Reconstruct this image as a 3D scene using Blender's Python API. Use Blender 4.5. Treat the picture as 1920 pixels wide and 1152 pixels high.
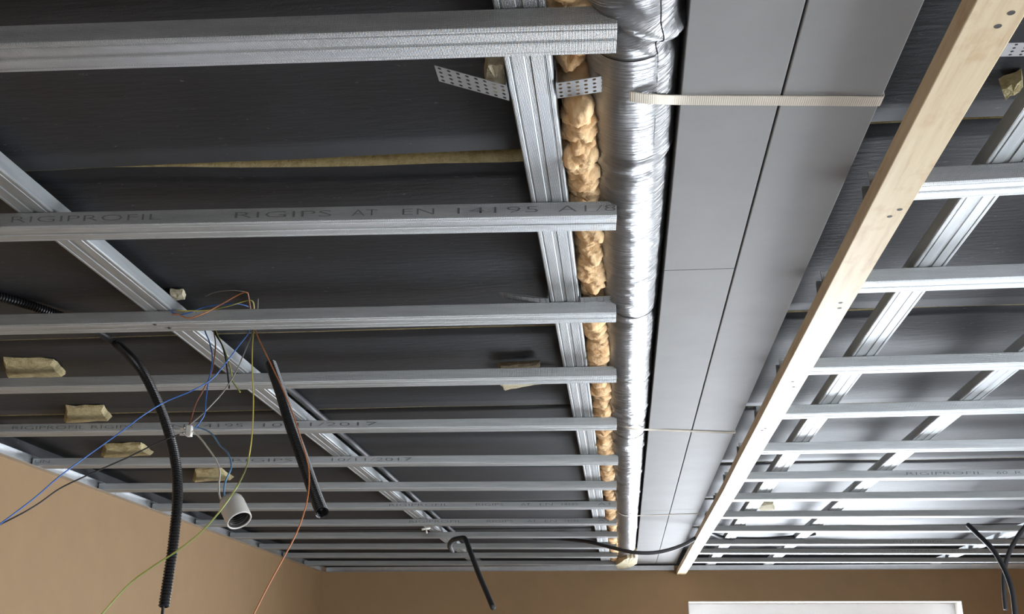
import bpy, bmesh, math, random
from mathutils import Vector, Matrix, noise

random.seed(7)
S = bpy.context.scene
COL = S.collection
for o in list(bpy.data.objects):
    bpy.data.objects.remove(o)

# ------------------------------------------------------------------ camera
EYE = 1.70                       # eye height above the floor
F = 2000.0                       # focal length in pixels of a 1920 px wide frame
M = Matrix(((0.9950951, -0.0282891, -0.0947916),
            (0.0988102, 0.3299462, 0.9388142),
            (0.0047179, -0.9435758, 0.3311231)))     # rows: world X, Y, Z in lens axes
cd = bpy.data.cameras.new('camera')
cd.sensor_fit = 'HORIZONTAL'; cd.sensor_width = 36.0; cd.lens = F / 1920.0 * 36.0
cd.clip_start = 0.05; cd.clip_end = 100
cam = bpy.data.objects.new('camera', cd); COL.objects.link(cam)
R = Matrix((M.col[0], -M.col[1], -M.col[2])).transposed()
cam.matrix_world = Matrix.Translation((0, 0, EYE)) @ R.to_4x4()
S.camera = cam

# ------------------------------------------------------------------ light
S.view_settings.view_transform = 'Standard'
S.view_settings.look = 'None'
S.view_settings.exposure = 0.16
S.view_settings.gamma = 1.0
S.view_settings.use_curve_mapping = False
S.cycles.max_bounces = 8
S.cycles.diffuse_bounces = 4
S.cycles.glossy_bounces = 4
S.cycles.transparent_max_bounces = 12
S.cycles.caustics_reflective = False
S.cycles.caustics_refractive = False
S.cycles.sample_clamp_indirect = 6.0
S.cycles.use_denoising = True

W = bpy.data.worlds.new('world'); S.world = W; W.use_nodes = True
bg = W.node_tree.nodes['Background']
bg.inputs['Color'].default_value = (0.80, 0.88, 1.0, 1)
bg.inputs['Strength'].default_value = 1.6


def area(name, loc, rot, sx, sy, power, col):
    l = bpy.data.lights.new(name, 'AREA'); l.shape = 'RECTANGLE'; l.size = sx; l.size_y = sy
    l.energy = power; l.color = col
    o = bpy.data.objects.new(name, l); COL.objects.link(o); o.location = loc; o.rotation_euler = rot
    return o


WIN_X0, WIN_X1, WIN_Z0, WIN_Z1 = 0.434, 2.18, 0.85, EYE + 0.503
FAR_Y = 7.37
# daylight entering by the far window and by the terrace door on the right, plus a rear fill
area('far_window_daylight', ((WIN_X0 + WIN_X1) / 2, FAR_Y + 0.62, (WIN_Z0 + WIN_Z1) / 2), (math.radians(-90), 0, 0),
     WIN_X1 - WIN_X0 + 0.3, WIN_Z1 - WIN_Z0 + 0.3, 430, (0.86, 0.92, 1.0))
area('rear_fill_light', (0.3, -2.95, 1.35), (math.radians(90), 0, 0), 2.6, 1.9, 30, (0.97, 0.98, 1.0))  # added fill lamp behind the viewer, brightens the near end
sun = bpy.data.lights.new('sun', 'SUN'); sun.energy = 7.0; sun.angle = math.radians(0.6); sun.color = (1.0, 0.95, 0.86)
area('terrace_door_daylight', (3.40, 2.2, 1.15), (0, math.radians(90), 0), 2.1, 3.0, 265, (0.90, 0.95, 1.0))
so = bpy.data.objects.new('sun', sun); COL.objects.link(so)
so.rotation_euler = Vector((-0.35, -1.0, -1.25)).to_track_quat('-Z', 'Y').to_euler()

# ------------------------------------------------------------------ helpers


def ray(px, py):
    return M @ Vector(((px - 960) / F, (py - 576) / F, 1.0))


def onz(px, py, z):              # pixel -> point of the horizontal plane z (metres above eye height)
    r = ray(px, py); p = r * (z / r.z); return Vector((p.x, p.y, p.z + EYE))


def ony(px, py, y):              # pixel -> point of the upright plane y
    r = ray(px, py); p = r * (y / r.y); return Vector((p.x, p.y, p.z + EYE))


def tag(o, label=None, cat=None, group=None, kind=None):
    if label: o['label'] = label
    if cat: o['category'] = cat
    if group: o['group'] = group
    if kind: o['kind'] = kind
    return o


def empty(name, loc=(0, 0, 0)):
    o = bpy.data.objects.new(name, None); COL.objects.link(o); o.location = loc
    o.empty_display_size = 0.05
    return o


class MB:
    def __init__(s): s.v = []; s.f = []; s.m = []

    def face(s, idx, m=0): s.f.append(tuple(idx)); s.m.append(m)

    def box(s, a, b, m=0):
        n = len(s.v)
        for z in (a[2], b[2]):
            for x, y in ((a[0], a[1]), (b[0], a[1]), (b[0], b[1]), (a[0], b[1])):
                s.v.append((x, y, z))
        for q in ((0, 3, 2, 1), (4, 5, 6, 7), (0, 1, 5, 4), (1, 2, 6, 5), (2, 3, 7, 6), (3, 0, 4, 7)):
            s.face([n + i for i in q], m)

    def tube(s, pts, rad, n=8, mats=None, caps=True, close_mod=None):
        """sweep a circle along pts; rad is a number or a function of the running index"""
        pts = [Vector(p) for p in pts]
        base = len(s.v); N = len(pts)
        t0 = (pts[1] - pts[0]).normalized()
        up = Vector((0, 0, 1)) if abs(t0.z) < 0.9 else Vector((1, 0, 0))
        u = (up - t0 * up.dot(t0)).normalized()
        for i, p in enumerate(pts):
            t = (pts[min(i + 1, N - 1)] - pts[max(i - 1, 0)]).normalized()
            u = (u - t * u.dot(t))
            u.normalize()
            w = t.cross(u)
            r = rad(i) if callable(rad) else rad
            for k in range(n):
                a = 2 * math.pi * k / n
                s.v.append(tuple(p + (u * math.cos(a) + w * math.sin(a)) * r))
        for i in range(N - 1):
            for k in range(n):
                a = base + i * n + k; b = base + i * n + (k + 1) % n
                s.face((a, b, b + n, a + n), mats(k, i) if mats else 0)
        if caps:
            s.face([base + k for k in range(n)][::-1]); s.face([base + (N - 1) * n + k for k in range(n)])

    def lathe(s, prof, origin, axis, n=32, m=0):
        axis = Vector(axis).normalized()
        u = axis.orthogonal().normalized(); w = axis.cross(u)
        base = len(s.v); o = Vector(origin)
        for (r, h) in prof:
            for k in range(n):
                a = 2 * math.pi * k / n
                s.v.append(tuple(o + axis * h + (u * math.cos(a) + w * math.sin(a)) * max(r, 1e-5)))
        for i in range(len(prof) - 1):
            for k in range(n):
                a = base + i * n + k; b = base + i * n + (k + 1) % n
                s.face((a, b, b + n, a + n), m)

    def build(s, name, mats, parent=None, smooth=False, bevel=0):
        me = bpy.data.meshes.new(name)
        me.from_pydata([tuple(v) for v in s.v], [], s.f)
        if not isinstance(mats, (list, tuple)): mats = [mats]
        for m in mats: me.materials.append(m)
        if len(mats) > 1: me.polygons.foreach_set('material_index', s.m)
        bm = bmesh.new(); bm.from_mesh(me)
        bmesh.ops.recalc_face_normals(bm, faces=bm.faces); bm.to_mesh(me); bm.free()
        if smooth: me.polygons.foreach_set('use_smooth', [True] * len(me.polygons))
        o = bpy.data.objects.new(name, me); COL.objects.link(o)
        if parent:
            o.parent = parent
            o.matrix_parent_inverse = Matrix.Identity(4)
            o.location = -parent.location          # parents carry only a location; meshes are in room coordinates
            if parent.parent: o.location = (0, 0, 0)
        if bevel:
            b = o.modifiers.new('bevel', 'BEVEL'); b.width = bevel; b.segments = 2; b.limit_method = 'ANGLE'
        return o


def spline(pts, step=0.01):
    """Catmull-Rom through pts, resampled at an even step"""
    P = [Vector(p) for p in pts]
    P = [P[0] * 2 - P[1]] + P + [P[-1] * 2 - P[-2]]
    dense = []
    for i in range(1, len(P) - 2):
        a, b, c, d = P[i - 1], P[i], P[i + 1], P[i + 2]
        for j in range(24):
            t = j / 24
            dense.append(0.5 * ((2 * b) + (c - a) * t + (2 * a - 5 * b + 4 * c - d) * t * t + (3 * b - a - 3 * c + d) * t ** 3))
    dense.append(P[-2])
    out = [dense[0]]; acc = 0
    for p, q in zip(dense, dense[1:]):
        d = (q - p).length
        while acc + d >= step and d > 1e-9:
            t = (step - acc) / d
            p = p.lerp(q, t); out.append(p); d = (q - p).length; acc = 0
        acc += d
    if (out[-1] - dense[-1]).length > step * 0.3: out.append(dense[-1])
    return out


# ------------------------------------------------------------------ materials


def mat(name, col, rough=0.6, metal=0.0, spec=0.5):
    m = bpy.data.materials.new(name); m.use_nodes = True
    b = m.node_tree.nodes['Principled BSDF']
    b.inputs['Base Color'].default_value = (*col, 1); b.inputs['Roughness'].default_value = rough
    b.inputs['Metallic'].default_value = metal; b.inputs['Specular IOR Level'].default_value = spec
    return m


def N(m, t, **kw):
    n = m.node_tree.nodes.new(t)
    for k, v in kw.items():
        if k.startswith('i_'):
            n.inputs[k[2:].replace('_', ' ')].default_value = v
        else: setattr(n, k, v)
    return n


def L(m, a, b): m.node_tree.links.new(a, b)


def bsdf(m): return m.node_tree.nodes['Principled BSDF']


def coords(m, scale=(1, 1, 1), kind='Object'):
    tc = N(m, 'ShaderNodeTexCoord'); mp = N(m, 'ShaderNodeMapping')
    mp.inputs['Scale'].default_value = scale
    L(m, tc.outputs[kind], mp.inputs['Vector']); return mp.outputs['Vector']


def noise_col(m, vec, scale, stops, detail=4, rough=0.6):
    n = N(m, 'ShaderNodeTexNoise', i_Scale=scale, i_Detail=detail, i_Roughness=rough); L(m, vec, n.inputs['Vector'])
    r = N(m, 'ShaderNodeValToRGB'); e = r.color_ramp.elements
    while len(e) < len(stops): e.new(0.5)
    for el, (p, c) in zip(e, stops): el.position = p; el.color = (*c, 1)
    L(m, n.outputs['Fac'], r.inputs['Fac']); return n.outputs['Fac'], r.outputs['Color']


def bump(m, height, strength, dist, prev=None):
    b = N(m, 'ShaderNodeBump', i_Strength=strength, i_Distance=dist); L(m, height, b.inputs['Height'])
    if prev: L(m, prev, b.inputs['Normal'])
    return b.outputs['Normal']


def math_(m, op, a, b=None):
    n = N(m, 'ShaderNodeMath', operation=op)
    for i, x in enumerate((a, b)):
        if x is None: continue
        if isinstance(x, (int, float)): n.inputs[i].default_value = x
        else: L(m, x, n.inputs[i])
    return n.outputs[0]


def galvanized():
    m = mat('galvanized_steel', (0.62, 0.64, 0.65), 0.40, 0.75)
    v = coords(m, (1, 1, 1)); sx = N(m, 'ShaderNodeSeparateXYZ'); L(m, v, sx.inputs[0])
    t = math_(m, 'ADD', sx.outputs['Y'], sx.outputs['Z'])
    k = 2 * math.pi / 0.0034
    a = math_(m, 'SINE', math_(m, 'MULTIPLY', math_(m, 'ADD', sx.outputs['X'], t), k))
    b = math_(m, 'SINE', math_(m, 'MULTIPLY', math_(m, 'SUBTRACT', sx.outputs['X'], t), k))
    knurl = math_(m, 'MULTIPLY', a, b)
    v2 = coords(m, (0.6, 8, 8))
    f, c = noise_col(m, v2, 9, [(0.3, (0.37, 0.395, 0.405)), (0.7, (0.50, 0.525, 0.54))])
    L(m, c, bsdf(m).inputs['Base Color'])
    rr = N(m, 'ShaderNodeMapRange'); L(m, f, rr.inputs['Value'])
    rr.inputs['To Min'].default_value = 0.34; rr.inputs['To Max'].default_value = 0.50
    L(m, rr.outputs[0], bsdf(m).inputs['Roughness'])
    L(m, bump(m, knurl, 0.8, 0.0007), bsdf(m).inputs['Normal'])
    return m


def fleece():
    m = mat('black_fleece', (0.02, 0.021, 0.024), 0.65, 0, 0.58)
    v = coords(m, (1, 1, 1))
    f, c = noise_col(m, v, 6, [(0.3, (0.006, 0.007, 0.0095)), (0.75, (0.015, 0.0175, 0.023))], 6, 0.7)
    v2 = coords(m, (1, 2.2, 1))
    f2, c2 = noise_col(m, v2, 42, [(0.645, (0, 0, 0)), (0.72, (0.12, 0.135, 0.13))], 5, 0.75)
    mx = N(m, 'ShaderNodeMix', data_type='RGBA', blend_type='ADD'); mx.inputs[0].default_value = 1.0
    L(m, c, mx.inputs[6]); L(m, c2, mx.inputs[7]); L(m, mx.outputs[2], bsdf(m).inputs['Base Color'])
    v3 = coords(m, (1.0, 5, 1)); n3 = N(m, 'ShaderNodeTexNoise', i_Scale=22, i_Detail=5); L(m, v3, n3.inputs['Vector'])
    nb = bump(m, n3.outputs['Fac'], 0.35, 0.003)
    n4 = N(m, 'ShaderNodeTexNoise', i_Scale=420, i_Detail=2); L(m, v, n4.inputs['Vector'])
    L(m, bump(m, n4.outputs['Fac'], 0.25, 0.001, nb), bsdf(m).inputs['Normal'])
    return m


def fibre(name, lo, hi, scale=60):
    m = mat(name, hi, 0.95, 0, 0.1)
    v = coords(m, (1, 1, 1)); f, c = noise_col(m, v, scale, [(0.25, lo), (0.6, hi)], 6, 0.7)
    L(m, c, bsdf(m).inputs['Base Color'])
    n = N(m, 'ShaderNodeTexNoise', i_Scale=scale * 4, i_Detail=5); L(m, v, n.inputs['Vector'])
    L(m, bump(m, n.outputs['Fac'], 0.7, 0.004), bsdf(m).inputs['Normal'])
    return m


def foil():
    m = mat('aluminium_foil', (0.34, 0.345, 0.355), 0.34, 0.88)
    v = coords(m, (9, 150, 9)); n = N(m, 'ShaderNodeTexNoise', i_Scale=1.0, i_Detail=4, i_Roughness=0.6); L(m, v, n.inputs['Vector'])
    v2 = coords(m, (25, 40, 25)); n2 = N(m, 'ShaderNodeTexNoise', i_Scale=1.0, i_Detail=3); L(m, v2, n2.inputs['Vector'])
    b1 = bump(m, n.outputs['Fac'], 0.9, 0.006); b2 = bump(m, n2.outputs['Fac'], 0.25, 0.006, b1)
    L(m, b2, bsdf(m).inputs['Normal'])
    return m


def wood():
    m = mat('planed_softwood', (0.72, 0.58, 0.38), 0.5, 0, 0.35)
    v = coords(m, (22, 1.4, 22)); f, c = noise_col(m, v, 3.5, [(0.25, (0.60, 0.44, 0.26)), (0.5, (0.74, 0.60, 0.39)), (0.75, (0.80, 0.68, 0.47))], 5, 0.6)
    v2 = coords(m, (7, 4, 7)); f2, c2 = noise_col(m, v2, 4, [(0.55, (1, 1, 1)), (0.85, (0.80, 0.64, 0.50))], 4)
    mx = N(m, 'ShaderNodeMix', data_type='RGBA', blend_type='MULTIPLY'); mx.inputs[0].default_value = 1.0
    L(m, c, mx.inputs[6]); L(m, c2, mx.inputs[7]); L(m, mx.outputs[2], bsdf(m).inputs['Base Color'])
    L(m, bump(m, f, 0.15, 0.002), bsdf(m).inputs['Normal'])
    return m


def plain(name, col, rough=0.6, metal=0.0, var=0.10, scale=12, bs=0.1, spec=0.5):
    m = mat(name, col, rough, metal, spec)
    v = coords(m, (1, 1, 1))
    f, c = noise_col(m, v, scale, [(0.3, tuple(x * (1 - var) for x in col)), (0.7, tuple(min(1, x * (1 + var)) for x in col))], 5)
    L(m, c, bsdf(m).inputs['Base Color'])
    if bs:
        n = N(m, 'ShaderNodeTexNoise', i_Scale=scale * 14, i_Detail=3); L(m, v, n.inputs['Vector'])
        L(m, bump(m, n.outputs['Fac'], bs, 0.002), bsdf(m).inputs['Normal'])
    return m


def woven():
    m = plain('woven_strap', (0.78, 0.72, 0.62), 0.85, 0, 0.08, 25, 0)
    v = coords(m, (1, 1, 1)); w = N(m, 'ShaderNodeTexWave', i_Scale=110.0, i_Distortion=0.6); w.bands_direction = 'X'; L(m, v, w.inputs['Vector'])
    L(m, bump(m, w.outputs['Fac'], 0.3, 0.0006), bsdf(m).inputs['Normal'])
    return m


GALV = galvanized(); FLEECE = fleece(); FOIL = foil(); WOOD = wood(); STRAP = woven()
GALV_PLAIN = plain('galvanized_sheet', (0.66, 0.68, 0.70), 0.36, 0.9, 0.08, 20, 0.05)
ROCKWOOL = fibre('rock_wool', (0.34, 0.27, 0.13), (0.62, 0.54, 0.32), 70)
DARKWOOL = fibre('dark_rock_wool', (0.10, 0.08, 0.05), (0.20, 0.16, 0.10), 70)  # darker, browner variant of the rock wool
PALEWOOL = fibre('pale_rock_wool', (0.55, 0.48, 0.30), (0.80, 0.74, 0.55), 70)
GLASSWOOL = fibre('glass_wool', (0.84, 0.47, 0.21), (1.0, 0.72, 0.42), 28)
PANEL = plain('grey_duct_board', (0.31, 0.31, 0.31), 0.62, 0, 0.05, 7, 0.06, 0.3)
WALL = plain('ochre_wall_paint', (0.350, 0.230, 0.124), 0.75, 0, 0.04, 9, 0.12, 0.3)
CONCRETE = plain('floor_screed', (0.27, 0.265, 0.26), 0.8, 0, 0.12, 3, 0.1)
PLASTER = plain('white_reveal_plaster', (0.80, 0.78, 0.74), 0.6, 0, 0.04, 9, 0.1)
UPVC = plain('white_window_frame', (0.82, 0.82, 0.84), 0.35, 0, 0.02, 5, 0)
BLACKPLASTIC = plain('black_plastic', (0.014, 0.014, 0.015), 0.3, 0, 0.1, 30, 0)
GREYCONDUIT = plain('dark_grey_cable', (0.045, 0.047, 0.052), 0.6, 0, 0.1, 30, 0)
INK = plain('black_ink', (0.13, 0.13, 0.135), 0.7, 0, 0.1, 60, 0)
SCREW = plain('dark_screw', (0.035, 0.032, 0.03), 0.6, 0.0, 0.2, 90, 0)
ZINC = plain('zinc_screw', (0.55, 0.55, 0.56), 0.35, 0.9, 0.1, 90, 0)
CERAMIC = plain('white_ceramic', (0.62, 0.60, 0.56), 0.35, 0, 0.04, 30, 0)
BRASS = plain('copper_contact', (0.80, 0.42, 0.22), 0.3, 1.0, 0.1, 60, 0)
WHITEPL = plain('white_plastic', (0.85, 0.84, 0.78), 0.4, 0, 0.03, 60, 0)
BLUE = plain('blue_insulation', (0.05, 0.16, 0.50), 0.4, 0, 0.05, 60, 0)
LBLUE = plain('light_blue_insulation', (0.16, 0.34, 0.58), 0.4, 0, 0.05, 60, 0)
BROWN = plain('brown_insulation', (0.28, 0.10, 0.05), 0.4, 0, 0.05, 60, 0)
ORANGE = plain('orange_insulation', (0.55, 0.20, 0.07), 0.4, 0, 0.05, 60, 0)
BLACKW = plain('black_insulation', (0.02, 0.02, 0.02), 0.4, 0, 0.05, 60, 0)
WHITEW = plain('white_insulation', (0.80, 0.76, 0.70), 0.4, 0, 0.05, 60, 0)
GREYW = plain('grey_insulation', (0.22, 0.20, 0.18), 0.4, 0, 0.05, 60, 0)
YELLOW = plain('yellow_insulation', (0.72, 0.56, 0.10), 0.4, 0, 0.05, 60, 0)
GREEN = plain('green_insulation', (0.22, 0.33, 0.10), 0.4, 0, 0.05, 60, 0)


def glass():
    m = bpy.data.materials.new('window_glass'); m.use_nodes = True
    nt = m.node_tree; nt.nodes.remove(nt.nodes['Principled BSDF'])
    t = N(m, 'ShaderNodeBsdfTransparent'); g = N(m, 'ShaderNodeBsdfGlossy', i_Roughness=0.02); x = N(m, 'ShaderNodeMixShader')
    x.inputs[0].default_value = 0.06
    L(m, t.outputs[0], x.inputs[1]); L(m, g.outputs[0], x.inputs[2])
    L(m, x.outputs[0], nt.nodes['Material Output'].inputs['Surface'])
    return m


GLASS = glass()

# ------------------------------------------------------------------ the room shell
H = EYE + 0.703                  # underside of the battens
CEIL = EYE + 0.775               # underside of the black boards
CEILR = EYE + 0.835              # the same on the right hand side
CTOP = EYE + 0.905               # underside of the slab above them
XL, XR, YB = -2.05, 3.05, -2.6


def struct(mb, name, m, parent=None):
    o = mb.build(name, m, parent)
    if not parent: o['kind'] = 'structure'
    return o


b = MB(); b.box((XL - .3, YB - .3, -.12), (XR + .3, FAR_Y + .3, 0)); floor = struct(b, 'floor', CONCRETE)
b = MB(); b.box((XL - .3, YB - .3, 0), (XL, FAR_Y + .3, 2.9)); struct(b, 'wall_left', WALL)
b = MB(); DY0, DY1 = .8, 3.6     # the right wall with its terrace door, outside the picture
b.box((XR, YB - .3, 0), (XR + .3, DY0, 2.9)); b.box((XR, DY1, 0), (XR + .3, FAR_Y + .3, 2.9)); b.box((XR, DY0, 2.15), (XR + .3, DY1, 2.9)); struct(b, 'wall_right', WALL)


def wall_with_window(name, y0, y1, x0, x1, z0, z1):
    b = MB()
    b.box((XL, y0, 0), (x0, y1, 2.9)); b.box((x1, y0, 0), (XR, y1, 2.9))
    b.box((x0, y0, 0), (x1, y1, z0)); b.box((x0, y0, z1), (x1, y1, 2.9))
    return struct(b, name, WALL)


wall_with_window('wall_far', FAR_Y, FAR_Y + .46, WIN_X0, WIN_X1, WIN_Z0, WIN_Z1)
wall_with_window('wall_back', YB - .3, YB, -1.0, 1.6, 0.4, 2.3)


def window(name, x0, x1, z0, z1, yin, yfr, side):
    e = empty(name, ((x0 + x1) / 2, yfr, z0)); e['kind'] = 'structure'
    d = 0.06
    b = MB()
    for (a, c) in (((x0, z0), (x1, z0 + d)), ((x0, z1 - d), (x1, z1)), ((x0, z0), (x0 + d, z1)), ((x1 - d, z0), (x1, z1)), (((x0 + x1) / 2 - .04, z0), ((x0 + x1) / 2 + .04, z1))):
        b.box((a[0], min(yfr, yfr + side * .07), a[1]), (c[0], max(yfr, yfr + side * .07), c[1]))
    b.build('window_frame', UPVC, e, bevel=.004)
    b = MB(); b.box((x0 + d, yfr + side * .03, z0 + d), ((x0 + x1) / 2 - .04, yfr + side * .034, z1 - d)); b.build('pane', GLASS, e)
    b = MB(); b.box(((x0 + x1) / 2 + .04, yfr + side * .03, z0 + d), (x1 - d, yfr + side * .034, z1 - d)); b.build('pane', GLASS, e)
    # plastered reveal lining and a metal corner bead round the opening
    b = MB(); t = .004; ya, yb = min(yin - side * .003, yfr), max(yin - side * .003, yfr)
    b.box((x0, ya, z1 - t), (x1, yb, z1)); b.box((x0, ya, z0), (x0 + t, yb, z1)); b.box((x1 - t, ya, z0), (x1, yb, z1)); b.box((x0, ya, z0), (x1, yb, z0 + t))
    b.build('reveal', PLASTER, e)
    return e


w1 = window('window_1', WIN_X0, WIN_X1, WIN_Z0, WIN_Z1, FAR_Y, FAR_Y + .38, 1)
b = MB(); b.box((WIN_X0 + .004, FAR_Y + .15, WIN_Z1 - .17), (WIN_X1 - .004, FAR_Y + .379, WIN_Z1 - .0045)); b.build('roller_box', UPVC, w1, bevel=.004)
window('rear_fill_window', -1.0, 1.6, 0.4, 2.3, YB, YB - .17, -1)  # unseen window, added in the back wall to let the rear fill in

de = empty('door_1', (XR + .15, (DY0 + DY1) / 2, 0)); de['kind'] = 'structure'
for ya, yb in ((DY0, (DY0 + DY1) / 2 - .002), ((DY0 + DY1) / 2 + .002, DY1)):
    b = MB()
    b.box((XR + .12, ya, 0), (XR + .19, ya + .08, 2.15)); b.box((XR + .12, yb - .08, 0), (XR + .19, yb, 2.15))
    b.box((XR + .12, ya + .08, 0), (XR + .19, yb - .08, .1)); b.box((XR + .12, ya + .08, 2.06), (XR + .19, yb - .08, 2.15))
    b.build('door_leaf', UPVC, de)
    b = MB(); b.box((XR + .15, ya + .08, .1), (XR + .155, yb - .08, 2.06)); b.build('pane', GLASS, de)

# ceiling: slab, wool backing and black faced boards with open joints
b = MB(); b.box((XL - .3, YB - .3, CTOP), (XR + .3, FAR_Y + .3, CTOP + .15)); ceiling = struct(b, 'ceiling', ROCKWOOL)


def board(x0, x1, near, far, sag=0.003, sx=0.10, sy=0.06, gap=None, zc=None):
    """one black faced board; near and far give the y of its edges at x0 and x1"""
    zc = zc or CEIL
    nx = max(2, int((x1 - x0) / sx)); ny = max(2, int((far[0] - near[0]) / sy)); b = MB()
    for j in range(ny + 1):
        for i in range(nx + 1):
            u, v = i / nx, j / ny
            a = near[0] + (near[1] - near[0]) * u; c = far[0] + (far[1] - far[0]) * u
            x = x0 + (x1 - x0) * u
            if gap: a = max(a + .0006, gap(x))
            y = a + (c - a) * v
            edge = min(1, min(u, 1 - u) * nx / 2, min(v, 1 - v) * ny / 2)
            if 0 < v < 1: pass
            else: y += 0.0022 * noise.noise((x * 30, y * 7, 1))
            z = zc - abs(noise.noise((x * 1.1, y * 3.2, 5.1))) * sag * 1.6 * (0.3 + .7 * edge) - noise.noise((x * 3, y * 4, 2)) * sag * .35
            b.v.append((x, y, z))
    n = (nx + 1) * (ny + 1)
    for j in range(ny):
        for i in range(nx):
            q = j * (nx + 1) + i; b.face((q, q + 1, q + nx + 2, q + nx + 1), 0)
    # wool sides and back
    rim = [i for i in range(nx + 1)] + [j * (nx + 1) + nx for j in range(1, ny + 1)] + [ny * (nx + 1) + i for i in range(nx - 1, -1, -1)] + [j * (nx + 1) for j in range(ny - 1, 0, -1)]
    t = len(b.v)
    for r in rim: b.v.append((b.v[r][0], b.v[r][1], CTOP - .004))
    k = len(rim)
    for i in range(k): b.face((rim[i], rim[(i + 1) % k], t + (i + 1) % k, t + i), 1)
    b.face([t + i for i in range(k)], 1)
    o = b.build('ceiling_board', [FLEECE, ROCKWOOL], ceiling, smooth=False)
    me = o.data
    for p in me.polygons: p.use_smooth = (p.material_index == 0)
    return o


# the left and right boards leave a raised channel for the ducts between x = -.066 and x = .362
JL = [(-2.6, -2.6), (-.4, -.4), (1.474, 1.464), (2.335, 2.322), (3.072, 3.074), (3.95, 3.95), (4.85, 4.85), (5.75, 5.75), (6.6, 6.6), (7.37, 7.37)]
GAPL = [(0, 0), (.004, .004), (0, 0), (.001, .009), (.015, .001), (.002, .001), (.001, .001), (.001, .001), (.001, .001)]


def torn_gap(x):
    return 1.468 + .040 * min(1.0, (x + .715) / .57) ** .5 + .003 * noise.noise((x * 9, 0, 0)) if x > -.715 else 0


for i in range(len(JL) - 1):
    board(XL, -.066, (JL[i][0] + GAPL[i][0], JL[i][1] + GAPL[i][1]), JL[i + 1], 0.0025, gap=torn_gap if i == 2 else None)
JR = [-2.6, -.4, 1.539, 2.45, 3.37, 4.3, 5.2, 6.2, 7.37]
for i in range(len(JR) - 1):
    board(.362, XR, (JR[i] + .006 - (i == 0) * .006, JR[i] + .002), (JR[i + 1], JR[i + 1]), 0.0025 if i < 3 else 0.012, zc=CEILR)
JM = [-2.6, -.4, 1.7, 3.6, 5.5, 7.37]
for i in range(len(JM) - 1):
    board(-.064, .360, (JM[i] + .001, JM[i] + .001), (JM[i + 1], JM[i + 1]), 0.0005, zc=EYE + .865)

# black strips closing the joint between boards and walls
for bx in (((XL + .0005, YB, H + .0305), (XL + .006, FAR_Y, CEIL + .02)), ((XL, FAR_Y - .006, H + .0305), (XR, FAR_Y - .0005, CEILR + .02))):
    b = MB(); b.box(*bx); b.build('edge_strip', FLEECE, ceiling)

# ------------------------------------------------------------------ metal battens and runners


def profile_mesh(name, length, mat_, thick=0.0007, wid=0.030, hgt=0.027):
    half = [(wid - .006, hgt - .005), (wid - .006, hgt), (wid - .0008, hgt), (wid, hgt - .0008), (wid, .0032), (wid - .0012, .0008), (wid - .0032, 0),
            (wid - .0066, 0), (wid - .0075, .0011), (wid - .0092, .0011), (wid - .0101, 0), (.0046, 0), (.0034, .0014)]
    line = [(-y, z) for y, z in half] + [(y, z) for y, z in reversed(half)]
    nl = len(line); inner = []
    for i, (y, z) in enumerate(line):
        a = line[max(0, i - 1)]; c = line[min(nl - 1, i + 1)]
        d = Vector((c[0] - a[0], c[1] - a[1])).normalized()
        inner.append((y - d.y * thick, z + d.x * thick))
    sec = line + inner[::-1]; k = len(sec); b = MB()
    for x in (0, length):
        for y, z in sec: b.v.append((x, y, z))
    for i in range(k): b.face((i, (i + 1) % k, k + (i + 1) % k, k + i))
    for i in range(nl - 1):
        j = k - 1 - i
        b.face((i, i + 1, j - 1, j)); b.face((k + i, k + j, k + j - 1, k + i + 1))
    me = bpy.data.meshes.new(name); me.from_pydata(b.v, [], b.f); me.materials.append(mat_)
    bm = bmesh.new(); bm.from_mesh(me); bmesh.ops.recalc_face_normals(bm, faces=bm.faces); bm.to_mesh(me); bm.free()
    return me


def channel(name, a, b_, z, label, cat, group):
    """open U profile lying between a and b_ (x, y of its centre line), web down at height z"""
    a = Vector((a[0], a[1], z)); c = Vector((b_[0], b_[1], z)); d = c - a
    me = profile_mesh(name, d.length, GALV)
    o = bpy.data.objects.new(name, me); COL.objects.link(o)
    o.location = a; o.rotation_euler = (0, 0, math.atan2(d.y, d.x))
    return tag(o, label, cat, group)


def line_at(p, q, x):
    t = (x - p.x) / (q.x - p.x); return p.y + (q.y - p.y) * t


def print_words(o, words, near_y, z0=0.0095, h=0.0105):
    """ink lettering on the near flank of a batten; words are (text, x start, x end) in room x"""
    for t, xa, xb in words:
        cu = bpy.data.curves.new('printed_text', 'FONT'); cu.body = t; cu.size = 1.0; cu.resolution_u = 2; cu.offset = -0.018
        tmp = bpy.data.objects.new('tmp', cu); COL.objects.link(tmp)
        dg = bpy.context.evaluated_depsgraph_get(); me = bpy.data.meshes.new_from_object(tmp.evaluated_get(dg))
        bpy.data.objects.remove(tmp); bpy.data.curves.remove(cu)
        xs = [v.co.x for v in me.vertices]; ys = [v.co.y for v in me.vertices]
        w = max(xs) - min(xs); hh = max(ys) - min(ys)
        ca = math.cos(o.rotation_euler.z)
        lx0 = (xa - o.location.x) / ca; lx1 = (xb - o.location.x) / ca
        for v in me.vertices:
            v.co = Vector((lx0 + (v.co.x - min(xs)) / w * (lx1 - lx0), -0.0302 - 0.0002, z0 + (v.co.y - min(ys)) / hh * h))
        me.materials.clear(); me.materials.append(INK)
        p = bpy.data.objects.new('printed_text', me); COL.objects.link(p); p.parent = o
        if o.location.y > 2.9: p['kind'] = 'stuff'          # letters too small to tell apart


def words_px(spec, z=0.703 + .013):
    return [(t, onz(a, y, z).x, onz(b, y, z).x) for t, a, b, y in spec]


ORD = ['nearest', 'second', 'third', 'fourth', 'fifth', 'sixth', 'seventh', 'eighth', 'ninth', 'tenth', 'eleventh', 'twelfth', 'thirteenth', 'fourteenth']
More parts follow.
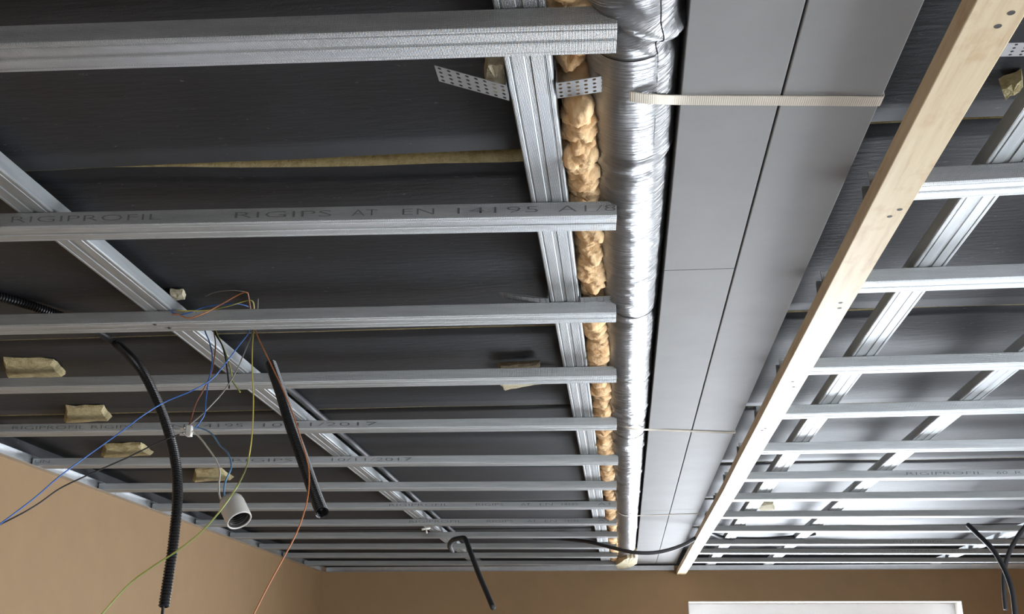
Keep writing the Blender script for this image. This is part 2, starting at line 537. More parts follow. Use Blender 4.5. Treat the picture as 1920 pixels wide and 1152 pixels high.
# near bottom edge of each left batten: pixel at its left, pixel at its right end
LB = [((0, 85), (1157, 47)), ((0, 428), (1155, 405.5)), ((20, 612), (1155, 588)), ((20, 728), (1156, 706.5)), ((20, 812), (1156, 799)),
      ((220, 873), (1159, 867)), ((300, 919), (1156, 915)), ((400, 955.5), (1156, 952)), ((450, 985.5), (1156, 983)),
      ((500, 1009), (1158, 1007)), ((560, 1029), (1156, 1028)), ((600, 1045.5), (1157, 1045)), ((640, 1060), (1157, 1060))]
EXTRA = ['widest, at the top left', 'with black lettering and scraped coating', 'with coloured wires draped over it', 'behind the top of the short conduit',
         'dated, behind the white terminal block', 'printed with a faint date', 'plain and without print', 'with a long faint black print', 'with fainter black print near its right end',
         'above the black hooked cable', 'just behind the black hooked cable', 'second last before the far wall', 'last before the far wall']
left_battens = []
for i, (p, q) in enumerate(LB):
    P_, Q_ = onz(*p, .703), onz(*q, .703)
    x0 = XL + .008
    o = channel('metal_batten', (x0, line_at(P_, Q_, x0) + .03), (Q_.x, Q_.y + .03), H,
                f'{ORD[i]} metal batten of left ceiling half, {EXTRA[i]}', 'batten', 'metal battens of the left ceiling half')
    left_battens.append(o)
print_words(left_battens[1], words_px([('RIGIPROFIL', 12, 300, 408), ('RIGIPS', 436, 620, 402), ('AT', 656, 705, 398), ('EN', 752, 812, 397), ('14195', 855, 1008, 394), ('A1', 1044, 1098, 388), ('/8', 1116, 1153, 386)]), 0)
print_words(left_battens[4], words_px([('RIGIPROFIL', 20, 160, 803), ('RIGIPS', 170, 250, 802), ('EN 14195', 300, 455, 799), ('10/11/2017', 488, 705, 795)]), 0)
print_words(left_battens[5], words_px([('UN', 62, 90, 866), ('RIGIPS', 430, 545, 862), ('10/11/2017', 618, 770, 861)]), 0)
print_words(left_battens[7], words_px([('RIGIPROFIL', 725, 838, 945), ('RIGIPS', 890, 942, 945), ('AT', 975, 993, 945), ('EN', 1011, 1035, 945), ('14195', 1052, 1082, 944), ('A1', 1120, 1143, 944)]), 0)
print_words(left_battens[8], words_px([('RIGIPROFIL', 763, 863, 976), ('RIGIPS', 910, 960, 976), ('AT', 987, 1004, 976), ('EN', 1020, 1042, 976), ('14195', 1058, 1084, 976), ('A1', 1120, 1140, 975)]), 0)
for px, py in ((291, 609), (318, 615.5)):        # small screws on the third batten
    p = onz(px, py, .703); b = MB(); b.lathe([(0, -.0015), (.003, -.0015), (.0036, .0003)], p, (0, 0, 1), 10)
    sc = b.build('screw', SCREW); sc.parent = left_battens[2]
    sc.matrix_parent_inverse = (Matrix.Translation(left_battens[2].location) @ left_battens[2].rotation_euler.to_matrix().to_4x4()).inverted()

RBAT = [((1735, 345), (1920, 335)), ((1640, 530), (1920, 520)), ((1500, 692), (1920, 681)), ((1468, 778), (1920, 767)), ((1430, 846), (1920, 839)),
        ((1400, 899), (1920, 894)), ((1400, 937), (1920, 933.5)), ((1400, 970), (1920, 967.5)), ((1400, 996.5), (1920, 996)),
        ((1400, 1021), (1920, 1021)), ((1400, 1038), (1920, 1038.5)), ((1400, 1054.5), (1920, 1054.5))]
SPLIT = {8: 1747, 10: 1659}
RX = ['crossing the timber high in the photo', 'meeting the timber beside two dark screws', 'under the bright runner crossing', 'with a dark speck on its underside', 'plain and brightly lit',
      'with faint black print at its right', 'plain, over a crumpled scrap', 'plain, over a white strip', 'left of the seam', 'with faint print, above dangling cables', 'left of the seam near the window', 'last before the window wall']
right_battens = []
for i, (p, q) in enumerate(RBAT):
    P_, Q_ = onz(*p, .703), onz(*q, .703)
    xs = [0.389, XR - .01]
    if i in SPLIT: xs.insert(1, onz(SPLIT[i], p[1], .703).x)
    for k in range(len(xs) - 1):
        x0, x1 = xs[k] + (.002 if k else 0), xs[k + 1]
        if i in SPLIT and k: lab = f'{ORD[i]} metal batten of right ceiling half, piece right of the seam'
        else: lab = f'{ORD[i]} metal batten of right ceiling half, {RX[i]}'
        o = channel('metal_batten', (x0, line_at(P_, Q_, x0) + .03), (x1, line_at(P_, Q_, x1) + .03), H, lab, 'batten', 'metal battens of the right ceiling half')
        right_battens.append((i, o))
RB = {}
for i, o in right_battens: RB[i] = o
print_words(RB[5], words_px([('RIGIPROFIL', 1700, 1842, 889), ('60', 1868, 1888, 888), ('R', 1904, 1916, 887)]), 0)
print_words(RB[9], words_px([('RIGIPROFIL', 1676, 1770, 1016)]), 0)
print_words(RB[10], words_px([('RIGIPROFIL', 1672, 1760, 1034), ('RIGIPS', 1785, 1830, 1034)]), 0)

RUN = H + .0275
for x0, x1, y0, y1, lab in ((-.951, -.952, -.3, 7.33, 'grey metal runner crossing above the left battens, slanting from the left frame edge'),
                            (-.098, -.098, -.3, 7.33, 'grey metal runner beside the orange wool and silver duct'),
                            (.584, .590, -.3, 7.33, 'grey metal runner just right of the pale timber'),
                            (.962, .965, -.3, 7.33, 'second grey metal runner right of the pale timber'),
                            (2.03, 2.03, -.3, 7.33, 'grey metal runner at the far right, seen above the dangling cables')):
    channel('metal_runner', (x0, y0), (x1, y1), RUN, lab, 'runner', 'metal runners above the battens')


def wall_track(pts, nrm, label):
    """U shaped perimeter track on a wall: bottom lip, web on the wall, top lip"""
    (x0, y0), (x1, y1) = pts; nx, ny = nrm; w = .028; t = .0008
    b = MB()

    def slab(o0, o1, z0, z1):
        xs = sorted((x0 + nx * o0, x1 + nx * o1)); ys = sorted((y0 + ny * o0, y1 + ny * o1))
        b.box((xs[0], ys[0], z0), (xs[1], ys[1], z1))
    slab(0.0005, w, H - .0016, H - .0008); slab(0.0005, .0013, H - .0008, H + .0285); slab(0.0005, w, H + .0285, H + .0293)
    o = b.build('wall_track', GALV_PLAIN)
    tag(o, label, 'track', 'perimeter tracks')
    L_ = math.hypot(x1 - x0, y1 - y0); n = max(2, int(L_ / .55))
    for k in range(n):
        f = (k + .5 + random.uniform(-.2, .2)) / n
        cx, cy = x0 + (x1 - x0) * f + nx * .013, y0 + (y1 - y0) * f + ny * .013
        s = MB(); s.lathe([(0, -.0022), (.003, -.0022), (.0042, -.0002), (.0042, 0)], (cx, cy, H - .0016), (0, 0, 1), 10)
        s.build('screw', ZINC, o)
    return o


jy = onz(235, 932, .703).y
wall_track(((XL, -2.5), (XL, jy - .001)), (1, 0), 'near length of metal track along the ochre left wall')
wall_track(((XL, jy + .001), (XL, FAR_Y - .002)), (1, 0), 'far length of metal track along the ochre left wall')
jx = onz(711, 1070, .703).x
wall_track(((XL + .03, FAR_Y), (jx - .001, FAR_Y)), (0, -1), 'short metal track on the far wall at the room corner')
wall_track(((jx + .001, FAR_Y), (.352, FAR_Y)), (0, -1), 'long metal track on the far wall ending at the pale timber')
wall_track(((.45, FAR_Y), (XR - .01, FAR_Y)), (0, -1), 'bright metal track on the far wall above the window')

# ------------------------------------------------------------------ pale timber under the right battens
tx0, tx1, tz0, tz1 = .386, .446, EYE + .673, H - .0015
tim = MB(); n = 60
for j in range(n + 1):
    y = -.4 + (7.36 + .4) * j / n; w = .0015 * noise.noise((y * 1.3, 3, 1)) - max(0, y - 4) * .006
    for x, z in ((tx0, tz0), (tx1, tz0), (tx1, tz1), (tx0, tz1)):
        tim.v.append((x + w, y, z + (.0008 * noise.noise((y * 2, x * 9, 4)) if z == tz0 else 0)))
for j in range(n):
    for k in range(4):
        a = j * 4 + k; c = j * 4 + (k + 1) % 4; tim.face((a, c, c + 4, a + 4))
tim.face((0, 3, 2, 1)); tim.face((n * 4, n * 4 + 1, n * 4 + 2, n * 4 + 3))
timber = tag(tim.build('timber_batten', WOOD, bevel=.0015), 'long pale timber batten with dark screws, fixed under the right metal battens', 'timber')
for px, py in ((1896, 24), (1871, 49), (1687, 393), (1668, 406), (1576, 568), (1574, 578), (1486, 716), (1488, 726), (1435, 804), (1429, 808), (1398, 872), (1403, 870), (1375, 934), (1362, 921)):
    p = onz(px, py, .673); s = MB()
    s.lathe([(0, -.0004), (.0041, -.0006), (.0047, .0005)], p + Vector((0, 0, .0002)), (0, 0, 1), 12)
    s.build('screw', SCREW, timber)

# ------------------------------------------------------------------ flat grey ventilation ducts
GZ = EYE + .740
D0, DM, D1 = .0972, .2312, .3655
seams_l = [.2, onz(1300, 506, .740).y, 4.95, 7.30]; seams_r = [.2, 4.93, 7.31]


def flat_duct(x0, x1, seams, label):
    e = tag(empty('flat_duct', ((x0 + x1) / 2, 0, GZ)), label, 'duct', 'flat grey ducts')
    for a, c in zip(seams, seams[1:]):
        b = MB(); b.box((x0, a + .0005, GZ), (x1, c - .0005, GZ + .055)); b.build('duct_section', PANEL, e, bevel=.0015)
    return e


flat_duct(D0, DM - .0013, seams_l, 'left one of two flat grey ducts, beside the silver duct')
flat_duct(DM + .0014, D1, seams_r, 'right one of two flat grey ducts, nearer the pale timber')

# ------------------------------------------------------------------ round foil wrapped duct
FX, FZ, FR = .0325, EYE + .7775, .0612
ties = [1.30, 2.17, 3.17, 4.92]
fd = MB(); ys = []; y = .3
while y < 7.32:
    ys.append(y); y += .0045 if y < 2.4 else (.008 if y < 4.2 else .016)
ys.append(7.32); nr = 44


def foil_r(y, a):
    r = FR + .0022 * noise.noise((a * .6, y * 2.6, 9))
    ca, sa = math.cos(a), math.sin(a)
    r += .0016 * noise.noise((ca * 1.3, y * 46 + 2.2 * noise.noise((ca * 2, sa * 2, y * 5)), sa * 1.3))
    r += .0009 * noise.noise((ca * 3, y * 95, sa * 3 + 7))
    for t in ties[1:]: r -= .0045 * math.exp(-((y - t) / .022) ** 2)
    # slack folds hanging skew round the duct
    for t, sl, am in ((1.065, .055, .010), (1.43, -.012, .0035), (2.62, .05, .004), (2.95, .04, .0045), (3.45, .07, .006), (3.95, .05, .004), (4.4, .06, .005), (5.5, .05, .004)):
        d = y - (t + sl * math.cos(a)); r += am * math.exp(-(d / .018) ** 2) - am * .8 * math.exp(-((d - .03) / .014) ** 2)
    return r


for y in ys:
    for k in range(nr):
        a = 2 * math.pi * k / nr; r = foil_r(y, a)
        fd.v.append((FX + r * math.cos(a), y, FZ + r * math.sin(a)))
for j in range(len(ys) - 1):
    for k in range(nr):
        a = j * nr + k; c = j * nr + (k + 1) % nr; fd.face((a, c, c + nr, a + nr))
fd.face(list(range(nr))); fd.face([(len(ys) - 1) * nr + k for k in range(nr)])
foild = tag(fd.build('round_duct', FOIL, smooth=True), 'long round duct wrapped in crinkled silver foil, between wool and flat ducts', 'duct')


def foil_band(y0, y1, skew=0):
    b = MB(); m_ = 8
    for j in range(m_ + 1):
        for k in range(nr):
            a = 2 * math.pi * k / nr; y = y0 + (y1 - y0) * j / m_ + skew * math.cos(a)
            r = foil_r(y, a) + .0012 + .0006 * noise.noise((a, y * 40, 3)); b.v.append((FX + r * math.cos(a), y, FZ + r * math.sin(a)))
    for j in range(m_):
        for k in range(nr):
            a = j * nr + k; c = j * nr + (k + 1) % nr; b.face((a, c, c + nr, a + nr))
    b.build('foil_tape', FOIL, foild, smooth=True)


foil_band(1.14, 1.40); foil_band(2.12, 2.16, .03); foil_band(3.30, 3.42, .04)
# lengthwise lap of the foil
b = MB(); rows = [y for y in ys if y < 1.40 and y > .9]
for y in rows:
    for k in range(4):
        a = -1.05 + k * .11; r = foil_r(y, a) + .0022
        b.v.append((FX + r * math.cos(a), y, FZ + r * math.sin(a)))
for j in range(len(rows) - 1):
    for k in range(3):
        q = j * 4 + k; b.face((q, q + 1, q + 5, q + 4))
b.build('foil_lap', FOIL, foild, smooth=True)

# ------------------------------------------------------------------ orange glass wool beside the duct
wool = tag(empty('wool_strip', (-.04, 1, EYE + .78)), 'strip of fluffy orange glass wool stuffed between metal runner and silver duct', 'insulation')
batten_rows = [line_at(onz(*p, .703), onz(*q, .703), -.04) + .03 for p, q in LB]
rw = random.Random(3)
y = .85
while y < 7.2:
    ln = rw.uniform(.026, .055); w = rw.uniform(.021, .033); hgt = rw.uniform(.022, .034)
    bm = bmesh.new(); bmesh.ops.create_icosphere(bm, subdivisions=4 if y < 2.2 else (3 if y < 4 else 2), radius=1)
    ox = rw.uniform(-.007, .007); cz = EYE + .756 + rw.uniform(-.010, .008); s = rw.uniform(0, 50)
    if 1.16 < y < 1.27 or 1.99 < y < 2.09 or 3.1 < y < 3.22: cz += .022
    for v in bm.verts:
        c = v.co.copy()
        d = 1 + .30 * noise.noise(c * 1.3 + Vector((s, 0, 0))) + .13 * noise.noise(c * 3.2 + Vector((s, 3, 0))) + .09 * noise.noise(c * 7 + Vector((0, s, 0)))
        v.co = Vector((-.040 + ox + c.x * w * d, y + c.y * ln * d, cz + c.z * hgt * d))
        if v.co.z < H + .030 and any(abs(v.co.y - by) < .037 for by in batten_rows): v.co.z = H + .030 + (v.co.z - H - .030) * .05   # squeezed above the battens
        if v.co.x > -.012: v.co.x = -.012 - (v.co.x + .012) * .2
    me = bpy.data.meshes.new('tuft'); bm.to_mesh(me); bm.free(); me.materials.append(GLASSWOOL)
    for p in me.polygons: p.use_smooth = True
    o = bpy.data.objects.new('tuft', me); COL.objects.link(o); o.parent = wool; o.location = -wool.location
    y += ln * rw.uniform(.45, .85)

# ------------------------------------------------------------------ loose mineral wool pieces


def chunk(name, corners, z, th, label, m=ROCKWOOL, seed=0, slope=.55, group='rock wool scraps'):
    """torn wool wedge against the black boards: pixel outline taken on the plane z, top edge set back"""
    pts = [onz(px, py, z) for px, py in corners]
    c = sum(pts, Vector()) / len(pts); b = MB(); n0 = len(pts); fine = []
    for i in range(n0):
        for t in (0, .25, .5, .75): fine.append(pts[i].lerp(pts[(i + 1) % n0], t))
    k = len(fine); rr = random.Random(seed)
    for lv, (sc_, dz) in enumerate(((1.04, th), (1.0, th * .5), (.9, 0))):
        for p in fine:
            q = c + (p - c) * (sc_ + rr.uniform(-.035, .035)); b.v.append((q.x, q.y, p.z + dz + rr.uniform(-.002, .002)))
    b.v.append((c.x, c.y, c.z - .002)); b.v.append((c.x, c.y, c.z + th))
    for lv in range(2):
        for i in range(k): b.face((lv * k + i, lv * k + (i + 1) % k, (lv + 1) * k + (i + 1) % k, (lv + 1) * k + i))
    for i in range(k):
        b.face((2 * k + i, 2 * k + (i + 1) % k, 3 * k)); b.face((i, 3 * k + 1, (i + 1) % k))
    o = b.build(name, m, smooth=False)
    return tag(o, label, 'insulation', group)


ZC = .775 - .018
chunk('wool_scrap', [(5, 682), (98, 684), (120, 708), (12, 712)], ZC, .016, 'yellowish rock wool scrap nearest the left frame edge', seed=1)
chunk('wool_scrap', [(124, 771), (192, 770), (206, 790), (120, 794)], ZC, .016, 'rock wool scrap under the blue wire, right of the first scrap', seed=2)
chunk('wool_scrap', [(196, 841), (262, 838), (285, 856), (190, 860)], ZC, .016, 'rock wool scrap crossed by the black wire', seed=3)
chunk('wool_scrap', [(366, 886), (412, 884), (436, 902), (362, 906)], ZC, .016, 'rock wool scrap behind the wires of the lamp holder', seed=4)
chunk('wool_scrap', [(934, 686), (1010, 681), (1012, 692), (935, 698)], ZC, .006, 'brownish rock wool sliver above the fourth left batten', DARKWOOL, 5)
chunk('wool_scrap', [(934, 716), (1046, 714), (990, 726), (944, 733)], .750, .008, 'pale torn wool scrap below the fourth left batten', PALEWOOL, 6)
chunk('wool_scrap', [(913, 118), (946, 118), (950, 168), (936, 184), (908, 160)], .742, .03, 'pale wool wad squeezed beside the near perforated hanger', PALEWOOL, 7)
chunk('wool_scrap', [(318, 553), (342, 552), (348, 562), (320, 566)], .758, .012, 'small wool scrap beside the slanting runner behind the draped wires', PALEWOOL, 8)
chunk('wool_scrap', [(1876, 168), (1918, 150), (1920, 172), (1884, 188)], .815, .018, 'dark wool scrap right of the timber near the top right corner', seed=9)
chunk('wool_scrap', [(1176, 1046), (1194, 1044), (1196, 1058), (1182, 1066), (1158, 1070), (1152, 1062)], .70, .05, 'cream wool scrap on the far track below the black cable', PALEWOOL, 10)
chunk('wool_scrap', [(1420, 948), (1450, 946), (1452, 958), (1424, 959)], .76, .014, 'crumpled pale scrap between the far right battens', PALEWOOL, 11)

# ------------------------------------------------------------------ perforated hangers


def perforated(x0, x1, y0, y1, z0, z1, nx, ny, th=.0008, bend=0.0, skew=0.0):
    """sheet with a grid of round holes; z runs from z0 at x0 to z1 at x1"""
    b = MB(); dx, dy = (x1 - x0) / nx, (y1 - y0) / ny; r = min(abs(dx), abs(dy)) * .27

    def P(x, y, s):
        t = (x - x0) / (x1 - x0); return (x, y + skew * t, z0 + (z1 - z0) * t + bend * t * t + s * th)
    for i in range(nx):
        for j in range(ny):
            cx, cy = x0 + (i + .5) * dx, y0 + (j + .5) * dy
            base = len(b.v)
            for s in (0, 1):
                for k in range(8):
                    a = math.pi / 4 * k; c, sn = math.cos(a), math.sin(a); mx = max(abs(c), abs(sn))
                    b.v.append(P(cx + dx / 2 * c / mx, cy + dy / 2 * sn / mx, s))
                for k in range(8):
                    a = math.pi / 4 * k; b.v.append(P(cx + math.copysign(r, dx) * math.cos(a), cy + r * math.sin(a), s))
            for k in range(8):
                q = (k + 1) % 8
                b.face((base + k, base + q, base + 8 + q, base + 8 + k)); b.face((base + 16 + k, base + 24 + k, base + 24 + q, base + 16 + q))
                b.face((base + 8 + k, base + 8 + q, base + 24 + q, base + 24 + k))
    # rim
    n = len(b.v)
    ring = [(x0, y0), (x1, y0), (x1, y1), (x0, y1)]
    for s in (0, 1):
        for x, y in ring: b.v.append(P(x, y, s))
    for k in range(4): b.face((n + k, n + (k + 1) % 4, n + 4 + (k + 1) % 4, n + 4 + k))
    return b


def hanger(xc, y0, label, left, right, zarm=EYE + .735, w=.03, CEIL=CEIL):
    e = tag(empty('perforated_hanger', (xc, y0 + w / 2, CEIL)), label, 'hanger', 'perforated hangers of the runners')
    b = MB(); b.box((xc - .032, y0, CEIL - .0055), (xc + .032, y0 + w, CEIL - .0045)); b.build('base_plate', GALV_PLAIN, e)
    for s, arm in ((-1, left), (1, right)):
        b = MB(); x = xc + s * .032; b.box((min(x, x + s * .001), y0, zarm), (max(x, x + s * .001), y0 + w, CEIL - .0045)); b.build('leg', GALV_PLAIN, e)
        if arm: perforated(x, x + s * arm[0], y0, y0 + w, zarm, zarm + arm[2], 8, 4, bend=arm[3], skew=arm[1]).build('arm', GALV_PLAIN, e)
    return e


RLX = -.098
hanger(RLX, 1.200, 'perforated hanger of the runner beside the wool, nearest of three', (.086, -.050, .004, 0), (.088, -.012, .002, .002), EYE + .727, .038)
hanger(RLX, 2.02, 'perforated hanger behind the third left batten, bent arms seen edge on', (.100, 0, .006, .010), (.105, 0, .006, -.004), EYE + .728)
hanger(RLX, 3.15, 'perforated hanger behind the fifth left batten near the white strap', None, (.12, 0, .004, 0), EYE + .728)
hanger(.587, 1.175, 'white perforated hanger arm right of the timber at the top right', (.10, 0, .004, 0), (.10, 0, .004, 0), CEIL=CEILR)

# ------------------------------------------------------------------ straps


def ribbon(name, pts, width, th, m, label, group):
    """woven band following pts; its width lies along room y"""
    P_ = spline(pts, .006); b = MB()
    for i, p in enumerate(P_):
        t = (P_[min(i + 1, len(P_) - 1)] - P_[max(i - 1, 0)]).normalized(); nn = Vector((-t.z, 0, t.x)).normalized()
        wv = Vector((0, width / 2, 0))
        for q in (p - wv - nn * th / 2, p + wv - nn * th / 2, p + wv + nn * th / 2, p - wv + nn * th / 2): b.v.append(tuple(q))
    for i in range(len(P_) - 1):
        for k in range(4): b.face((i * 4 + k, i * 4 + (k + 1) % 4, i * 4 + 4 + (k + 1) % 4, i * 4 + 4 + k))
    n = len(P_) - 1; b.face((0, 3, 2, 1)); b.face((n * 4, n * 4 + 1, n * 4 + 2, n * 4 + 3))
    return tag(b.build(name, m), label, 'strap', group)


zb = GZ - .0012
for px3, arc, w, th, lab in (((1268, 187.5, 1450, 189, 1650, 190), ((1150, 165, .737), (1162, 173, .725), (1180, 180, .7155), (1205, 184.5, .7138), (1228, 186, .7165), (1248, 187, .727)), .024, .0016, 'broad woven white strap round the ducts, nearest the viewer'),
                             ((1213, 806, 1297, 808, 1375, 812), ((1160, 792, .735), (1168, 798, .723), (1178, 803, .7155), (1190, 805, .7138), (1202, 806, .7205)), .020, .0016, 'thin white strap round the ducts at the middle of their length'),
                             ((1196, 967.5, 1250, 966, 1308, 964), ((1158, 960, .735), (1164, 965, .722), (1172, 967.5, .715), (1181, 968, .7138), (1189, 968, .7205)), .016, .0014, 'farthest thin strap round the ducts, near the hooked cable')):
    A, C_ = onz(px3[0], px3[1], zb - EYE), onz(px3[4], px3[5], zb - EYE)
    sl = (C_.y - A.y) / (C_.x - A.x)
    yl = lambda x: A.y + sl * (x - A.x)
    pts = [onz(*q) for q in arc] + [(x, yl(x), zb) for x in (.099, .16, .22, .30, D1 - .002)] + [(D1 + .0016, yl(D1), zb + .004), (D1 + .0016, yl(D1), zb + .03), (D1 + .0016, yl(D1), EYE + .82)]
    ribbon('duct_strap', pts, w, th, STRAP, lab, 'straps holding the ducts')

# ------------------------------------------------------------------ conduits and cables


def corrugated(pts, r, label, pitch=.0060, cable=None):
    P_ = spline(pts, pitch / 3)
    prof = (1.0, 1.0, .74)
    b = MB(); b.tube(P_, lambda i: r * prof[i % 3], 14, caps=False)
    b.face(list(range(14)))
    # hollow inside
    b.tube(P_[-12:], r * .78, 14, caps=False)
    o = b.build('corrugated_conduit', BLACKPLASTIC, smooth=False)
    tag(o, label, 'conduit', 'black corrugated conduits')
    if cable:
        c = MB(); c.tube(spline(cable, .006), .0032, 8); c.build('cable_end', BLACKW, o, smooth=True)
    return o


corrugated([onz(-40, 548, .763), onz(40, 568, .763), onz(110, 592, .76), onz(165, 612, .755), ony(212, 640, 2.36), ony(262, 690, 2.28), ony(300, 765, 2.22), ony(325, 845, 2.16), ony(333, 920, 2.12), ony(326, 1010, 2.10), ony(316, 1080, 2.09), ony(307, 1139, 2.08)],
           .0108, 'long black corrugated conduit hanging down in front of the left wall',
           cable=[ony(308, 1120, 2.08), ony(305, 1146, 2.08), ony(302, 1175, 2.07)])
corrugated([ony(508, 683, 2.40), ony(526, 735, 2.34), ony(546, 800, 2.27), ony(568, 862, 2.2), ony(588, 920, 2.13), ony(604, 962, 2.08)],
           .0135, 'short black corrugated conduit with an open end, hanging beside the brown wire')


def cable(name, pts, r, m, label, cat, group, n=8, step=.012, mats=None):
    b = MB(); b.tube(spline(pts, step), r, n, mats=mats)
    return tag(b.build(name, m, smooth=True), label, cat, group)


cg = 'dark cables at the far end'
cable('hooked_cable', [ony(848, 1034, 5.62), ony(843, 1024, 5.52), ony(848, 1014, 5.45), ony(862, 1010, 5.42), ony(872, 1011, 5.38), ony(880, 1030, 5.28), ony(897, 1075, 5.1), ony(914, 1115, 4.95), ony(925, 1141, 4.85)],
      .0125, GREYCONDUIT, 'dark cable hooked over the tenth left batten, its free end hanging before the far wall', 'cable', cg, 10)
cable('hanging_cable', [onz(1000, 1009, .755), onz(1060, 1012, .74), ony(1105, 1017, 5.75), ony(1150, 1028, 5.55), ony(1190, 1036.5, 5.45), ony(1235, 1036, 5.45), ony(1280, 1023, 5.5), ony(1312, 1005, 5.55), onz(1330, 1000, .745), onz(1360, 1009, .735), onz(1420, 1011, .735), onz(1480, 1008, .74), onz(1530, 1001, .76)],
      .0095, GREYCONDUIT, 'dark cable sagging below the ducts from the left battens to the timber', 'cable', cg, 10)
cable('dangling_cable', [ony(1815, 985, 5.3), ony(1835, 1004, 5.2), ony(1862, 1032, 5.1), ony(1884, 1070, 5.0), ony(1898, 1110, 4.92), ony(1905, 1165, 4.85)],
      .0115, GREYCONDUIT, 'dark cable dangling at the right frame edge, curving down to the right', 'cable', cg, 10)
cable('dangling_cable', [ony(1925, 985, 5.3), ony(1910, 1004, 5.25), ony(1893, 1035, 5.2), ony(1884, 1065, 5.17), ony(1882, 1100, 5.15), ony(1886, 1144, 5.13)],
      .0105, GREYCONDUIT, 'shorter dark cable at the right frame edge, hanging nearly straight down', 'cable', cg, 10)
cable('grey_bar', [(-.903, 2.72, EYE + .762), (-.900, 3.2, EYE + .762), (-.898, 4.1, EYE + .763), (-.896, 5.2, EYE + .762), (-.896, 6.3, EYE + .762)],  # thin dark grey round bar alongside the slanting runner
      .0095, GREYCONDUIT, 'grey bar lying above the left battens beside the slanting runner', 'pipe', None, 10)


def wire(pts, m, label, r=.0014):
    P_ = [ony(*p) for p in pts]
    P_ = [onz(q[0], q[1], .765) if p.z > EYE + .768 else p for p, q in zip(P_, pts)]     # below the boards
    mats = None
    if isinstance(m, list): mats = lambda k, i: 1 if k in (0, 1, 4) else 0
    return cable('electric_wire', P_, r, m, label, 'wire', 'loose electric wires', 7, .008, mats)


YG = [YELLOW, GREEN]
wire([(322, 590, 2.02), (336, 590, 2.02), (352, 597, 2.02), (380, 589, 2.02), (415, 571, 2.04), (445, 554, 2.08), (462, 548, 2.12), (466, 556, 2.16), (470, 580, 2.18), (474, 600, 2.19), (480, 624, 2.17), (494, 655, 2.13), (512, 692, 2.11), (532, 735, 2.08), (550, 780, 2.05), (566, 830, 2.02), (578, 875, 2.0), (579, 915, 1.98), (572, 955, 1.96), (556, 1000, 1.94), (532, 1046, 1.92), (505, 1095, 1.90), (472, 1160, 1.88)],
     ORANGE, 'brown orange wire draped over the third left batten and falling past the short conduit')
wire([(316, 578, 2.03), (326, 588, 2.03), (345, 590, 2.03), (372, 580, 2.03), (400, 573, 2.05), (440, 570, 2.08), (456, 572, 2.1), (468, 577, 2.13), (468, 590, 2.19), (468, 612, 2.2), (466, 624, 2.17), (448, 648, 2.13), (424, 680, 2.1), (396, 712, 2.08), (360, 733, 2.06), (310, 754, 2.04), (270, 778, 2.0), (220, 815, 1.98), (160, 858, 1.95), (110, 895, 1.92), (60, 938, 1.9), (-20, 998, 1.86)],
     BLUE, 'long blue wire running from the third left batten to the lower left frame edge')
wire([(332, 582, 2.02), (352, 583, 2.02), (390, 582, 2.03), (425, 575, 2.06), (455, 566, 2.1), (470, 563, 2.14), (476, 572, 2.17), (476, 600, 2.19), (475, 624, 2.17), (473, 655, 2.13), (473, 700, 2.1), (475, 745, 2.08), (474, 790, 2.06), (471, 830, 2.04), (464, 870, 2.02), (450, 903, 1.66), (430, 935, 1.63), (405, 968, 1.62), (375, 1000, 1.62), (330, 1035, 1.62), (285, 1064, 1.62), (240, 1098, 1.62), (184, 1160, 1.60)],
     YG, 'long yellow and green earth wire passing in front of the lamp holder')
wire([(484, 560, 2.14), (483, 578, 2.17), (480, 600, 2.2), (473, 625, 2.17), (462, 652, 2.13), (446, 690, 2.1), (424, 728, 2.08), (400, 756, 2.06), (376, 780, 2.05), (354, 798, 2.04)],
     GREYW, 'dark grey wire slanting from the third left batten to the terminal block')
wire([(340, 814, 2.04), (315, 823, 2.03), (285, 836, 2.02), (240, 858, 2.0), (195, 878, 1.98), (150, 898, 1.96), (110, 918, 1.94), (75, 943, 1.92), (40, 964, 1.9), (-20, 994, 1.87)],
     BLACKW, 'black wire running from the terminal block to the lower left frame edge', .0015)
wire([(380, 600, 2.2), (385, 623, 2.18), (392, 640, 2.15), (398, 668, 2.12), (396, 692, 2.1), (390, 720, 2.08), (386, 750, 2.06), (384, 776, 2.05), (376, 790, 2.05), (367, 802, 2.04)],
     BLUE, 'blue wire hanging straight from the third left batten to the terminal block')
wire([(398, 600, 2.2), (401, 623, 2.18), (404, 645, 2.15), (402, 670, 2.12), (396, 700, 2.1), (382, 730, 2.08), (368, 755, 2.06), (360, 780, 2.05), (354, 800, 2.04)],
     BROWN, 'dull brown wire hanging from the third left batten to the terminal block')
wire([(398, 603, 2.2), (403, 625, 2.18), (415, 645, 2.15), (422, 668, 2.12), (426, 695, 2.1), (430, 729, 2.09)],
     BLACKW, 'short black wire end hanging below the third left batten', .0017)
wire([(402, 605, 2.2), (406, 625, 2.18), (418, 650, 2.15), (427, 675, 2.12), (434, 700, 2.1), (436, 715, 2.1), (451, 737, 2.09)],
     YG, 'short yellow and green wire end beside the short black one')
wire([(385, 556, 2.10), (405, 548, 2.10), (435, 545, 2.10), (460, 547, 2.12)], GREYW, 'thin grey wire end curving above the third left batten', .0008)
wire([(358, 806, 2.04), (372, 818, 2.02), (388, 838, 2.0), (404, 862, 1.97), (412, 885, 1.94), (410, 912, 1.9), (412, 932, 1.87), (421, 950, 1.85)],
     WHITEW, 'white wire from the terminal block down to the lamp holder', .0017)
wire([(358, 802, 2.04), (380, 805, 2.03), (398, 815, 2.0), (412, 835, 1.98), (427, 850, 1.95), (434, 875, 1.92), (424, 900, 1.89), (420, 920, 1.87), (423, 945, 1.85)],
     LBLUE, 'pale blue wire from the terminal block down to the lamp holder', .0016)

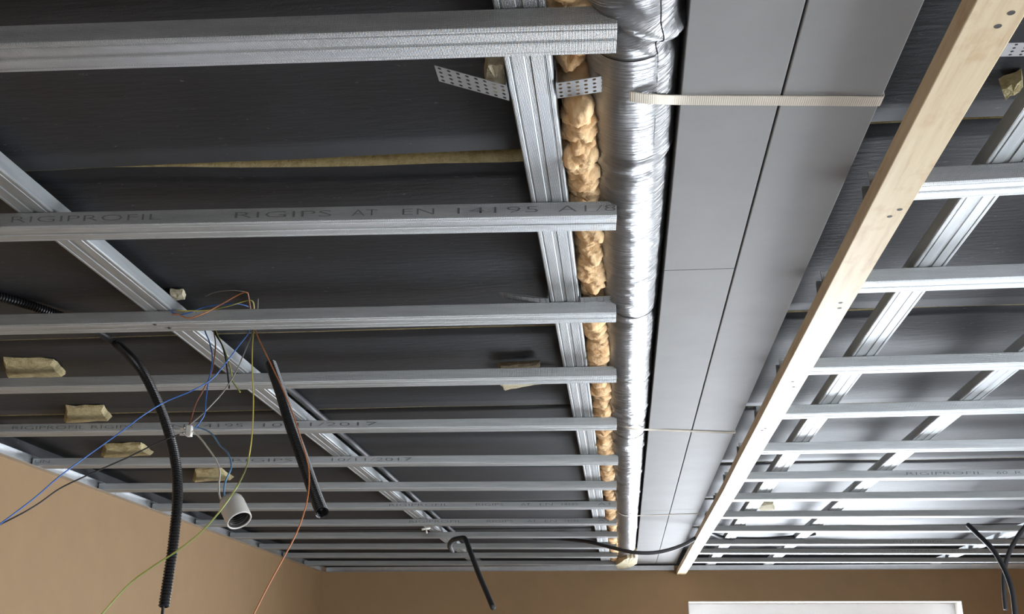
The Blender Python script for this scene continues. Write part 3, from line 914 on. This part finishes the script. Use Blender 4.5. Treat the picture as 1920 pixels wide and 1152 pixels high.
# ------------------------------------------------------------------ terminal block
tb = ony(349, 809, 2.03); ce = tag(empty('terminal_block', tb), 'small white terminal block joining the hanging wires', 'connector')
b = MB(); b.box((tb.x + .002, tb.y - .006, tb.z - .011), (tb.x + .012, tb.y + .006, tb.z + .011))
b.box((tb.x - .001, tb.y - .004, tb.z - .009), (tb.x + .003, tb.y + .004, tb.z - .002)); b.box((tb.x - .001, tb.y - .004, tb.z + .002), (tb.x + .003, tb.y + .004, tb.z + .009))
b.build('housing', WHITEPL, ce, bevel=.0008)
for dz in (-.0055, .0055):
    b = MB(); b.lathe([(0, -.009), (.0024, -.009), (.0030, -.007), (.0030, .001)], (tb.x - .002, tb.y, tb.z + dz), (0, 1, 0), 12); b.build('screw', ZINC, ce, smooth=True)
    b = MB(); b.tube([(tb.x - .012, tb.y, tb.z + dz), (tb.x + .002, tb.y, tb.z + dz)], .0036, 12); b.build('sleeve', WHITEPL, ce, smooth=True)

# ------------------------------------------------------------------ lamp holder
mo = ony(449, 977, 1.80)
s53 = math.sin(math.radians(53)); ax = (M @ Vector((s53 * .62, s53 * .78, -math.cos(math.radians(53))))).normalized()
lh = tag(empty('lamp_holder', mo), 'bare white ceramic lamp holder without bulb, hanging on two wires', 'lamp holder')
b = MB(); b.lathe([(.0, -.056), (.010, -.055), (.017, -.051), (.0212, -.044), (.0222, -.036), (.0222, -.002), (.0215, 0), (.0198, 0), (.0190, -.002), (.0190, -.030), (.0, -.030)], mo, ax, 40)
b.build('housing', CERAMIC, lh, smooth=True)
b = MB(); prof = []
for i in range(25):
    prof.append((.0168 + .0009 * math.sin(i * math.pi / 2.5), -.0285 + i * .0009))
b.lathe(prof, mo, ax, 32); b.lathe([(.0189, -.0015), (.0172, -.0068)], mo, ax, 32); b.build('threaded_sleeve', SCREW, lh, smooth=True)
b = MB(); b.lathe([(.0189, -.0275), (.0, -.0275)], mo, ax, 24); b.build('socket_floor', BLACKPLASTIC, lh)
b = MB(); b.lathe([(.0, -.018), (.0035, -.0185), (.0042, -.021), (.0042, -.0275)], mo, ax, 16); b.build('contact', BRASS, lh, smooth=True)

# a loose wall plug caught on the slanting runner
p = onz(799, 992, .70); b = MB(); b.tube([p + Vector((-.02, -.01, -.004)), p, p + Vector((.016, .012, .006))], .006, 8); b.tube([p, p + Vector((.006, -.012, -.022))], .004, 6)
tag(b.build('wall_plug', WHITEPL, smooth=True), 'small white wall plug caught under the slanting runner near the hooked cable', 'wall plug')
